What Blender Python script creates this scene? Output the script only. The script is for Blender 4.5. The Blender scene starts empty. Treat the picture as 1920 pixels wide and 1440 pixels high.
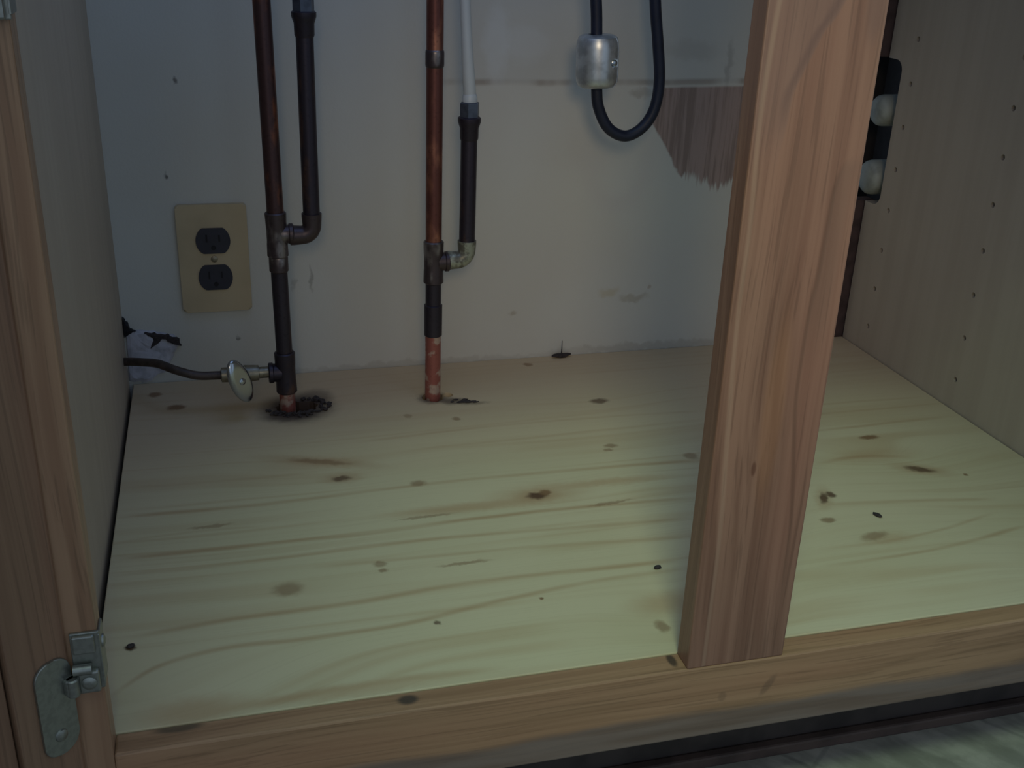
import bpy, bmesh, math, random
from mathutils import Vector, Matrix
from mathutils import noise as mnoise

C = bpy.context.scene.collection
random.seed(4)

# ------------------------------------------------------------------ camera
cam_data = bpy.data.cameras.new('camera')
cam = bpy.data.objects.new('camera', cam_data)
C.objects.link(cam)
cam_data.sensor_width = 36.0
cam_data.lens = 2021.4 / 1920 * 36.0
cam_data.clip_start = 0.01
right = Vector((0.96549610, -0.25806632, 0.03491511))
down = Vector((-0.07122513, -0.39064397, -0.91778226))
fwd = Vector((0.25048807, 0.88362835, -0.39554603))
m3 = Matrix((right, -down, -fwd)).transposed()
cam.matrix_world = Matrix.Translation((0.10556, -0.54520, 0.46770)) @ m3.to_4x4()
bpy.context.scene.camera = cam

# ------------------------------------------------------------------ world, lights, exposure
world = bpy.data.worlds.new('world')
bpy.context.scene.world = world
world.use_nodes = True
bg = world.node_tree.nodes['Background']
bg.inputs[0].default_value = (0.61, 0.78, 1.0, 1)
bg.inputs[1].default_value = 0.42

def area(name, loc, target, size, energy, col):
    d = bpy.data.lights.new(name, 'AREA')
    d.shape = 'RECTANGLE'
    d.size, d.size_y = size
    d.energy = energy
    d.color = col
    o = bpy.data.objects.new(name, d)
    C.objects.link(o)
    o.location = loc
    o.rotation_euler = (Vector(target) - Vector(loc)).to_track_quat('-Z', 'Y').to_euler()
    return o
def spot(name, loc, target, angle, radius, energy, col):
    d = bpy.data.lights.new(name, 'SPOT')
    d.spot_size = math.radians(angle)
    d.spot_blend = 1.0
    d.shadow_soft_size = radius
    d.energy = energy
    d.color = col
    o = bpy.data.objects.new(name, d)
    C.objects.link(o)
    o.location = loc
    o.rotation_euler = (Vector(target) - Vector(loc)).to_track_quat('-Z', 'Y').to_euler()
    return o
# added fill lights with no known source: front floor, back wall, blue from above
spot('fill_front', (0.16, -0.60, 1.25), (0.47, 0.09, 0.0), 39, 0.12, 22.5, (0.67, 1.0, 0.68))
spot('fill_wall', (0.06, -1.10, 0.75), (0.545, 0.56, 0.12), 31, 0.15, 16.0, (1.0, 0.77, 0.50))
area('fill_blue_top', (0.28, 0.30, 0.715), (0.30, 0.42, 0.2), (0.4, 0.25), 0.22, (0.10, 0.30, 1.0))

vs = bpy.context.scene.view_settings
vs.view_transform = 'Standard'
vs.look = 'None'
vs.exposure = 0.0
vs.gamma = 1.0
vs.use_curve_mapping = False

# ------------------------------------------------------------------ node helpers
class NT:
    def __init__(s, name):
        s.m = bpy.data.materials.new(name)
        s.m.use_nodes = True
        s.t = s.m.node_tree
        s.n = s.t.nodes
        s.b = s.n['Principled BSDF']
        s.pos = s.n.new('ShaderNodeNewGeometry').outputs['Position']
    def link(s, a, b):
        s.t.links.new(a, b)
    def put(s, sock, v):
        if isinstance(v, bpy.types.NodeSocket):
            s.link(v, sock)
        elif isinstance(v, (tuple, list)) and len(v) == 3 and sock.type == 'RGBA':
            sock.default_value = (*v, 1)
        else:
            sock.default_value = v
    def mapping(s, vec, loc=(0, 0, 0), rot=(0, 0, 0), sc=(1, 1, 1), kind='POINT'):
        n = s.n.new('ShaderNodeMapping')
        n.vector_type = kind
        s.put(n.inputs['Vector'], vec)
        n.inputs['Location'].default_value = loc
        n.inputs['Rotation'].default_value = rot
        n.inputs['Scale'].default_value = sc
        return n.outputs[0]
    def noise(s, vec, scale=1.0, detail=2.0, rough=0.5, out='Fac'):
        n = s.n.new('ShaderNodeTexNoise')
        s.put(n.inputs['Vector'], vec)
        n.inputs['Scale'].default_value = scale
        n.inputs['Detail'].default_value = detail
        n.inputs['Roughness'].default_value = rough
        return n.outputs[out]
    def math(s, op, a, b=0.0, c=0.0, clamp=False):
        n = s.n.new('ShaderNodeMath')
        n.operation = op
        n.use_clamp = clamp
        s.put(n.inputs[0], a); s.put(n.inputs[1], b); s.put(n.inputs[2], c)
        return n.outputs[0]
    def vmath(s, op, a, b=(0, 0, 0)):
        n = s.n.new('ShaderNodeVectorMath')
        n.operation = op
        s.put(n.inputs[0], a)
        s.put(n.inputs[1], b)
        return n.outputs['Value'] if op in ('LENGTH', 'DISTANCE', 'DOT_PRODUCT') else n.outputs['Vector']
    def rng(s, v, a, b, c=0.0, d=1.0, smooth=True):
        n = s.n.new('ShaderNodeMapRange')
        n.interpolation_type = 'SMOOTHSTEP' if smooth else 'LINEAR'
        s.put(n.inputs['Value'], v)
        for k, x in zip(('From Min', 'From Max', 'To Min', 'To Max'), (a, b, c, d)):
            s.put(n.inputs[k], x)
        return n.outputs[0]
    def mix(s, f, a, b, mode='MIX'):
        n = s.n.new('ShaderNodeMix')
        n.data_type = 'RGBA'
        n.blend_type = mode
        n.clamp_factor = True
        s.put(n.inputs[0], f); s.put(n.inputs[6], a); s.put(n.inputs[7], b)
        return n.outputs[2]
    def sep(s, v):
        n = s.n.new('ShaderNodeSeparateXYZ')
        s.put(n.inputs[0], v)
        return n.outputs
    def comb(s, x, y, z):
        n = s.n.new('ShaderNodeCombineXYZ')
        s.put(n.inputs[0], x); s.put(n.inputs[1], y); s.put(n.inputs[2], z)
        return n.outputs[0]
    def mark(s, vec, c, r, plane='xy', rot=0.0, hard=0.35):
        """soft elliptical spot for knots, wear and painted shade: 1 inside, 0 outside"""
        big = 1000.0
        if plane == 'xy':
            loc, sc, ro = (c[0], c[1], 0), (r[0], r[1], big), (0, 0, rot)
        elif plane == 'xz':
            loc, sc, ro = (c[0], 0, c[1]), (r[0], big, r[1]), (0, rot, 0)
        else:
            loc, sc, ro = (0, c[0], c[1]), (big, r[0], r[1]), (rot, 0, 0)
        d = s.vmath('LENGTH', s.mapping(vec, loc, ro, sc, 'TEXTURE'))
        return s.rng(d, 1.0 + hard, 1.0 - hard, 0.0, 1.0)
    def curve(s, v, pts, i0, i1, o0, o1):
        """a smooth function of v through the given (in, out) points"""
        n = s.n.new('ShaderNodeFloatCurve')
        c = n.mapping.curves[0]
        P = sorted(((a - i0) / (i1 - i0), (b - o0) / (o1 - o0)) for a, b in pts)
        c.points[0].location = P[0]
        c.points[-1].location = P[-1]
        for q in P[1:-1]:
            c.points.new(*q)
        n.mapping.update()
        s.put(n.inputs['Value'], s.rng(v, i0, i1, 0.0, 1.0, False))
        return s.math('MULTIPLY_ADD', n.outputs[0], o1 - o0, o0)
    def bump(s, h, strength=0.2, dist=0.001):
        n = s.n.new('ShaderNodeBump')
        n.inputs['Strength'].default_value = strength
        n.inputs['Distance'].default_value = dist
        s.put(n.inputs['Height'], h)
        s.link(n.outputs[0], s.b.inputs['Normal'])
    def done(s, col, rough=0.6, metal=0.0, spec=0.5, coat=0.0):
        s.put(s.b.inputs['Base Color'], col)
        s.put(s.b.inputs['Roughness'], rough)
        s.put(s.b.inputs['Metallic'], metal)
        s.b.inputs['Specular IOR Level'].default_value = spec
        s.b.inputs['Coat Weight'].default_value = coat
        s.b.inputs['Coat Roughness'].default_value = 0.3
        return s.m

M = {}

def oak(name, axis, light, dark, marks=(), extra=None, seed=0.0, rot=0.0):
    s = NT(name)
    p = s.mapping(s.pos, (seed, seed * 0.7, seed * 0.3), (0, rot, 0))
    warp = s.noise(s.mapping(p, sc={'z': (9, 9, 2.2), 'x': (2.2, 9, 9)}[axis]), 1.0, 2.0)
    off = s.math('MULTIPLY', s.math('SUBTRACT', warp, 0.5), 0.028)
    x, y, z = s.sep(p)
    if axis == 'z':
        v = s.comb(s.math('ADD', x, off), s.math('ADD', y, off), z)
        sc1, sc2, sc3 = (110, 110, 2.0), (520, 520, 9), (14, 14, 2.5)
    else:
        v = s.comb(x, s.math('ADD', y, off), s.math('ADD', z, off))
        sc1, sc2, sc3 = (2.0, 110, 110), (9, 520, 520), (2.5, 14, 14)
    g = s.noise(s.mapping(v, sc=sc1), 1.0, 3.0, 0.6)
    pores = s.noise(s.mapping(v, sc=sc2), 1.0, 1.0, 0.5)
    blot = s.noise(s.mapping(p, sc=sc3), 1.0, 2.0)
    f = s.rng(g, 0.30, 0.66)
    col = s.mix(f, dark, light)
    col = s.mix(s.rng(blot, 0.42, 0.66, 0.0, 0.42), col, tuple(c * k for c, k in zip(light, (1.05, 0.86, 0.88))))
    col = s.mix(s.rng(pores, 0.56, 0.68, 0.0, 0.32), col, tuple(c * 0.55 for c in dark))
    for (plane, c, r, ro, tone, amt) in marks:
        mk = s.mark(s.pos, c, r, plane, ro, 0.4)
        col = s.mix(s.math('MULTIPLY', mk, amt), col, tone)
    if extra:
        col = extra(s, col)
    s.bump(s.math('ADD', g, s.math('MULTIPLY', pores, 0.6)), 0.12, 0.0008)
    M[name] = s.done(col, 0.42, 0.0, 0.4, 0.1)
    return M[name]

OL, OD = (0.290, 0.160, 0.110), (0.190, 0.096, 0.064)
def cathedral(s, col):
    # darker flame-shaped heartwood figure of this board, upper part
    x, y, z = s.sep(s.pos)
    wob = s.math('MULTIPLY', s.math('SUBTRACT', s.noise(s.mapping(s.pos, sc=(60, 60, 5)), 1.0, 2.0), 0.5), 0.012)
    xw = s.math('ADD', x, s.math('MULTIPLY', wob, 0.35))
    # flame edge, upper part: darker on its left
    ed = s.curve(z, [(0.300, 0.405), (0.345, 0.409), (0.370, 0.4125), (0.385, 0.414), (0.397, 0.419), (0.408, 0.424), (0.417, 0.428), (0.426, 0.434), (0.434, 0.4376), (0.47, 0.452)], 0.30, 0.47, 0.39, 0.47)
    e = s.math('SUBTRACT', xw, ed)
    zone = s.math('MULTIPLY', s.rng(e, 0.0012, -0.0008), s.rng(z, 0.33, 0.39))
    col = s.mix(s.math('MULTIPLY', zone, 0.45), col, (0.205, 0.125, 0.105))
    rim = s.math('MULTIPLY', s.rng(s.math('ABSOLUTE', s.math('ADD', e, 0.0035)), 0.0045, 0.0), s.rng(z, 0.355, 0.385))
    col = s.mix(s.math('MULTIPLY', rim, 0.45), col, (0.130, 0.070, 0.060))
    # long dark vein on the right side
    vn = s.curve(z, [(0.02, 0.457), (0.1007, 0.4549), (0.1368, 0.4517), (0.1684, 0.448), (0.1984, 0.4452), (0.2289, 0.4448), (0.2617, 0.4456), (0.2767, 0.4468), (0.3109, 0.4478), (0.336, 0.4492), (0.350, 0.458)], 0.02, 0.35, 0.42, 0.47)
    q = s.math('SUBTRACT', xw, vn)
    line = s.math('MULTIPLY', s.rng(s.math('ABSOLUTE', q), 0.0022, 0.0003), s.math('MULTIPLY', s.rng(z, 0.35, 0.33), s.rng(z, 0.02, 0.12)))
    col = s.mix(s.math('MULTIPLY', line, 0.5), col, (0.115, 0.058, 0.038))
    side = s.math('MULTIPLY', s.math('MULTIPLY', s.rng(q, -0.0005, 0.001), s.rng(q, 0.016, 0.007)), s.math('MULTIPLY', s.rng(z, 0.352, 0.342), s.rng(z, 0.21, 0.27)))
    col = s.mix(s.math('MULTIPLY', side, 0.40), col, (0.185, 0.105, 0.075))
    # pale streak down the left
    st = s.curve(z, [(0.05, 0.404), (0.1069, 0.4041), (0.2021, 0.3996), (0.2544, 0.3972), (0.3188, 0.3982), (0.3784, 0.3966), (0.47, 0.402)], 0.05, 0.47, 0.38, 0.42)
    pl_ = s.rng(s.math('ABSOLUTE', s.math('SUBTRACT', xw, st)), 0.0024, 0.0004)
    col = s.mix(s.math('MULTIPLY', pl_, 0.35), col, (0.42, 0.28, 0.20))
    return col
oak('oak_post', 'z', OL, OD, [('xz', (0.422, 0.152), (0.0016, 0.005), 0, (0.12, 0.05, 0.03), 0.8),
                              ('xz', (0.430, 0.19), (0.007, 0.06), 0, (0.42, 0.20, 0.09), 0.22),
                              ('xz', (0.458, 0.435), (0.006, 0.022), 0, (0.18, 0.10, 0.08), 0.5)], cathedral, 0.31)
oak('oak_stile', 'z', (0.36, 0.225, 0.130), (0.22, 0.125, 0.068), [], None, 1.7)
def grey_strip(s, col):
    # the lower strip of the rail is greyer and blotchy
    x, y, z = s.sep(s.pos)
    w = s.math('MULTIPLY', s.math('SUBTRACT', s.noise(s.mapping(s.pos, sc=(14, 60, 60)), 1.0, 2.0), 0.5), 0.012)
    f = s.rng(s.math('ADD', z, w), -0.036, -0.044)
    return s.mix(s.math('MULTIPLY', f, 0.8), col, s.mix(s.rng(s.noise(s.mapping(s.pos, sc=(8, 50, 90)), 1.0, 3.0), 0.35, 0.65), (0.19, 0.15, 0.135), (0.14, 0.10, 0.085)))
oak('oak_rail', 'x', (0.410, 0.240, 0.135), (0.275, 0.155, 0.082),
    [('xy', (0.2011, 0.011), (0.0065, 0.0045), 0, (0.05, 0.04, 0.03), 0.85),
     ('xy', (0.058, 0.016), (0.014, 0.004), 0, (0.09, 0.065, 0.04), 0.8),
     ('xy', (0.386, 0.012), (0.003, 0.007), 0, (0.03, 0.025, 0.02), 0.8),  # shadow at the foot of the post, painted on the rail top
     ('xz', (0.457, -0.024), (0.0030, 0.009), 0.55, (0.13, 0.075, 0.05), 0.45),
     ('xz', (0.422, -0.028), (0.003, 0.004), 0, (0.13, 0.08, 0.05), 0.35)], grey_strip, 2.3)
oak('oak_door', 'z', (0.27, 0.160, 0.095), (0.17, 0.092, 0.054),
    [('xz', (-0.035, 0.215), (0.002, 0.006), 0, (0.05, 0.03, 0.02), 0.8)], None, 3.9)

# melamine panel
def panel(name, col, col2):
    s = NT(name)
    n1 = s.noise(s.mapping(s.pos, sc=(60, 60, 2.5)), 1.0, 3.0)
    n2 = s.noise(s.pos, 7.0, 3.0)
    n3 = s.noise(s.pos, 1500.0, 1.0)
    c = s.mix(s.rng(n1, 0.35, 0.65, 0.0, 0.55), col, col2)
    c = s.mix(s.rng(n2, 0.45, 0.7, 0.0, 0.3), c, tuple(k * 0.8 for k in col))
    s.bump(n3, 0.05, 0.0003)
    M[name] = s.done(c, 0.6, 0, 0.3)
panel('melamine', (0.470, 0.395, 0.305), (0.410, 0.335, 0.255))

# knotty pine board
def pine():
    s = NT('knotty_pine')
    P = s.pos
    x, y, z = s.sep(P)
    knots = [  # cx, cy, rx, ry, darkness, halo, rot
        (0.1944, 0.3197, 0.0085, 0.0045, 0.75, 1, 0.0), (0.1790, 0.3560, 0.026, 0.0042, 0.40, 1, -0.35),
        (0.3595, 0.2545, 0.0088, 0.0052, 0.90, 1, 0.0), (0.3680, 0.2580, 0.0055, 0.0045, 0.65, 0, 0.5), (0.4819, 0.4385, 0.0095, 0.0060, 0.75, 0, 0.0),
        (0.0486, 0.5029, 0.0090, 0.0060, 0.65, 0, 0.0), (0.2608, 0.2972, 0.0070, 0.0050, 0.45, 0, 0.0),
        (0.4574, 0.3351, 0.0070, 0.0038, 0.45, 0, 0.0), (0.2070, 0.1740, 0.0055, 0.0040, 0.40, 0, 0.0),
        (0.2085, 0.1640, 0.0035, 0.0030, 0.45, 0, 0.0), (0.1350, 0.1535, 0.0105, 0.0085, 0.40, 0, 0.0),
        (0.0254, 0.1054, 0.0035, 0.0030, 0.90, 0, 0.3), (0.2361, 0.0886, 0.0024, 0.0026, 0.75, 0, 0.0),
        (0.6115, 0.1990, 0.0035, 0.0095, 0.85, 1, -0.5), (0.6215, 0.2030, 0.0045, 0.0050, 0.85, 0, 0.0),
        (0.7329, 0.2310, 0.0130, 0.0048, 0.80, 1, -0.5), (0.7231, 0.3031, 0.0100, 0.0045, 0.65, 0, 0.0),
        (0.6207, 0.1308, 0.0130, 0.0055, 0.40, 0, 0.2), (0.5953, 0.1629, 0.0065, 0.0040, 0.50, 0, 0.0),
        (0.3945, 0.0500, 0.0046, 0.0070, 0.45, 0, 0.0), (0.3184, 0.1023, 0.0020, 0.0022, 0.70, 0, 0.0),
        (0.3226, 0.4239, 0.0040, 0.0040, 0.45, 0, 0.0), (0.2759, 0.4392, 0.0040, 0.0040, 0.30, 0, 0.0),
        (0.4342, 0.5500, 0.0050, 0.0050, 0.50, 0, 0.0), (0.0266, 0.5395, 0.0065, 0.0060, 0.60, 0, 0.0),
        (0.5263, 0.2996, 0.0070, 0.0060, 0.40, 0, 0.0), (0.2721, 0.1612, 0.0190, 0.0022, 0.40, 0, 0.03),
        (0.4200, 0.2290, 0.0190, 0.0022, 0.38, 0, 0.1), (0.2560, 0.2380, 0.0230, 0.0022, 0.35, 0, 0.05), (0.7700, 0.2130, 0.0022, 0.0025, 0.6, 0, 0.0),
        (0.0800, 0.2580, 0.0160, 0.0025, 0.35, 0, 0.05), (0.4520, 0.3270, 0.0040, 0.0030, 0.4, 0, 0.0),
        (0.6420, 0.4100, 0.0060, 0.0040, 0.35, 0, 0.0),
    ]
    wig = s.noise(P, 160.0, 2.0, 0.5, 'Color')
    Pw = s.vmath('ADD', P, s.vmath('MULTIPLY', s.vmath('SUBTRACT', wig, (0.5, 0.5, 0.5)), (0.006, 0.006, 0)))
    # growth-ring field: bends around the knots
    warp = s.math('MULTIPLY', s.math('SUBTRACT', s.noise(s.mapping(P, sc=(1.3, 3.0, 1)), 1.0, 1.0), 0.5), 0.09)
    v = s.math('ADD', y, warp)
    for (cx, cy, rx, ry, a) in [(0.36, 0.256, 0.055, 0.020, 0.016), (0.19, 0.335, 0.06, 0.025, 0.016), (0.03, 0.030, 0.10, 0.040, 0.045),
                                (0.62, 0.18, 0.07, 0.03, -0.02), (0.73, 0.235, 0.06, 0.03, 0.02), (0.43, 0.06, 0.05, 0.025, 0.02),
                                (0.69, 0.27, 0.05, 0.02, 0.02), (0.48, 0.44, 0.05, 0.02, 0.008), (0.84, 0.08, 0.08, 0.04, 0.03)]:
        d = s.vmath('LENGTH', s.mapping(P, (cx, cy, 0), (0, 0, 0), (rx, ry, 1000), 'TEXTURE'))
        v = s.math('MULTIPLY_ADD', s.rng(d, 2.2, 0.0), a, v)
    g1 = s.noise(s.comb(s.math('MULTIPLY', x, 0.6), s.math('MULTIPLY', v, 20.0), 0.0), 1.0, 1.5)
    g2 = s.noise(s.comb(s.math('MULTIPLY', x, 1.5), s.math('MULTIPLY', v, 80.0), 3.0), 1.0, 2.0)
    g3 = s.noise(s.comb(s.math('MULTIPLY', x, 12.0), s.math('MULTIPLY', v, 600.0), 7.0), 1.0, 1.0)
    blot = s.noise(s.mapping(P, (5, 2, 0), sc=(6, 14, 1)), 1.0, 3.0)
    base = (0.640, 0.550, 0.365)
    col = s.mix(s.rng(blot, 0.4, 0.68, 0.0, 0.55), base, (0.60, 0.52, 0.33))
    lat = s.math('SUBTRACT', 1.0, s.rng(s.math('ABSOLUTE', s.math('SUBTRACT', g1, 0.52)), 0.0, 0.040))
    lat2 = s.math('SUBTRACT', 1.0, s.rng(s.math('ABSOLUTE', s.math('SUBTRACT', g1, 0.40)), 0.0, 0.030))
    brk = s.rng(s.noise(s.mapping(P, (1, 1, 0), sc=(5, 9, 1)), 1.0, 2.0), 0.38, 0.60)
    col = s.mix(s.math('MULTIPLY', lat, s.math('MULTIPLY_ADD', brk, 0.22, 0.06)), col, (0.44, 0.27, 0.13))
    col = s.mix(s.math('MULTIPLY', lat2, s.math('MULTIPLY', brk, 0.20)), col, (0.44, 0.29, 0.15))
    col = s.mix(s.rng(g2, 0.50, 0.72, 0.0, 0.16), col, (0.46, 0.32, 0.17))
    col = s.mix(s.rng(g3, 0.50, 0.75, 0.0, 0.10), col, (0.38, 0.28, 0.17))
    # the strong growth lines of this board
    wob = s.math('MULTIPLY', s.math('SUBTRACT', s.noise(s.mapping(P, sc=(9, 30, 1)), 1.0, 2.0), 0.5), 0.006)
    yw = s.math('ADD', y, wob)
    xfade = s.noise(s.mapping(P, (3, 0, 0), sc=(9, 60, 1)), 1.0, 2.0)
    for pts, wd, amt in [
        ([(0.006, 0.288), (0.14, 0.287), (0.226, 0.293), (0.529, 0.290)], 0.0035, 0.45),
        ([(0.005, 0.223), (0.109, 0.221), (0.201, 0.221), (0.314, 0.227), (0.493, 0.222)], 0.0035, 0.55),
        ([(0.007, 0.199), (0.134, 0.198), (0.239, 0.202), (0.377, 0.195), (0.476, 0.191)], 0.0030, 0.40),
        ([(0.023, 0.117), (0.094, 0.123), (0.176, 0.126), (0.252, 0.132), (0.439, 0.130)], 0.0035, 0.45),
        ([(0.012, 0.052), (0.022, 0.062), (0.044, 0.080), (0.082, 0.090), (0.149, 0.090), (0.207, 0.092), (0.257, 0.100), (0.351, 0.114), (0.445, 0.118)], 0.0032, 0.45),
        ([(0.004, 0.246), (0.046, 0.252), (0.121, 0.249)], 0.0025, 0.32),
        ([(0.010, 0.339), (0.114, 0.335), (0.172, 0.337)], 0.0030, 0.25),
        ([(0.224, 0.390), (0.375, 0.400), (0.579, 0.394)], 0.0030, 0.40),
        ([(0.268, 0.364), (0.399, 0.368), (0.571, 0.374)], 0.0030, 0.30),
        ([(0.157, 0.179), (0.287, 0.175), (0.463, 0.162)], 0.0030, 0.30),
        ([(0.085, 0.026), (0.186, 0.032), (0.264, 0.029)], 0.0040, 0.35),
        ([(0.556, 0.098), (0.630, 0.099), (0.761, 0.118)], 0.0028, 0.45),
        ([(0.565, 0.121), (0.645, 0.122), (0.748, 0.144)], 0.0025, 0.30),
        ([(0.599, 0.190), (0.683, 0.178), (0.764, 0.167)], 0.0035, 0.40),
        ([(0.638, 0.259), (0.682, 0.266), (0.735, 0.258)], 0.0040, 0.45),
        ([(0.600, 0.325), (0.695, 0.328), (0.838, 0.333)], 0.0030, 0.40),
        ([(0.640, 0.362), (0.716, 0.363), (0.846, 0.364)], 0.0028, 0.35),
        ([(0.620, 0.385), (0.716, 0.386), (0.846, 0.382)], 0.0028, 0.30)]:
        x0, x1 = pts[0][0], pts[-1][0]
        yc = s.curve(x, pts, x0, x1, 0.0, 0.6)
        f = s.rng(s.math('ABSOLUTE', s.math('SUBTRACT', yw, yc)), wd * 1.5, 0.0)
        f = s.math('MULTIPLY', f, s.math('MULTIPLY', s.rng(x, x0 - 0.01, x0 + 0.03), s.rng(x, x1 + 0.015, x1 - 0.03)))
        col = s.mix(s.math('MULTIPLY', f, s.rng(xfade, 0.30, 0.62, amt * 0.55, amt * 1.15)), col, (0.40, 0.235, 0.115))
    # warm heartwood zones (have their own outline)
    for (cx, cy, rx, ry, a) in [(0.36, 0.255, 0.036, 0.015, 0.42), (0.43, 0.266, 0.05, 0.006, 0.45), (0.29, 0.246, 0.055, 0.007, 0.50), (0.175, 0.352, 0.045, 0.012, 0.28),
                                (0.410, 0.076, 0.026, 0.012, 0.45), (0.066, 0.030, 0.030, 0.012, 0.50), (0.70, 0.265, 0.045, 0.012, 0.30),
                                (0.20, 0.52, 0.16, 0.045, 0.16), (0.63, 0.125, 0.02, 0.008, 0.3), (0.17, 0.028, 0.06, 0.006, 0.35), (0.80, 0.07, 0.06, 0.02, 0.22)]:
        mk = s.mark(Pw, (cx, cy), (rx, ry), 'xy', 0.0, 0.75)
        col = s.mix(s.math('MULTIPLY', mk, a), col, (0.42, 0.23, 0.11))
    # warm light over the rear of the board, put into its colour
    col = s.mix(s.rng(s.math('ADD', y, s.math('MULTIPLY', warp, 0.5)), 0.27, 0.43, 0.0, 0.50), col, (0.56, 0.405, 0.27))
    # knots
    for (cx, cy, rx, ry, a, halo, ro) in knots:
        if halo:
            mk = s.mark(Pw, (cx, cy), (rx * 2.0, ry * 2.0), 'xy', ro, 0.6)
            col = s.mix(s.math('MULTIPLY', mk, 0.35), col, (0.36, 0.18, 0.08))
        mk = s.mark(Pw, (cx, cy), (rx, ry), 'xy', ro, 0.45)
        dark = (0.085, 0.036, 0.018) if a > 0.7 else (0.23, 0.125, 0.06)
        col = s.mix(s.math('MULTIPLY', mk, a if a > 0.7 else min(0.9, a * 1.4)), col, dark)
    # water and rust stains at the pipe holes; one also paints shade into its hole
    for (cx, cy, rx, ry, a) in [(0.167, 0.479, 0.034, 0.031, 0.93), (0.19, 0.505, 0.016, 0.018, 0.5), (0.158, 0.46, 0.024, 0.010, 0.5), (0.310, 0.478, 0.015, 0.013, 0.85), (0.330, 0.466, 0.013, 0.008, 0.7), (0.35, 0.458, 0.014, 0.004, 0.4)]:
        mk = s.mark(Pw, (cx, cy), (rx, ry), 'xy', 0.0, 0.5)
        col = s.mix(s.math('MULTIPLY', mk, a), col, (0.035, 0.020, 0.022))
    s.bump(s.math('ADD', g2, g3), 0.08, 0.0006)
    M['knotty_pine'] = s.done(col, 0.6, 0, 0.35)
pine()

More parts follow.
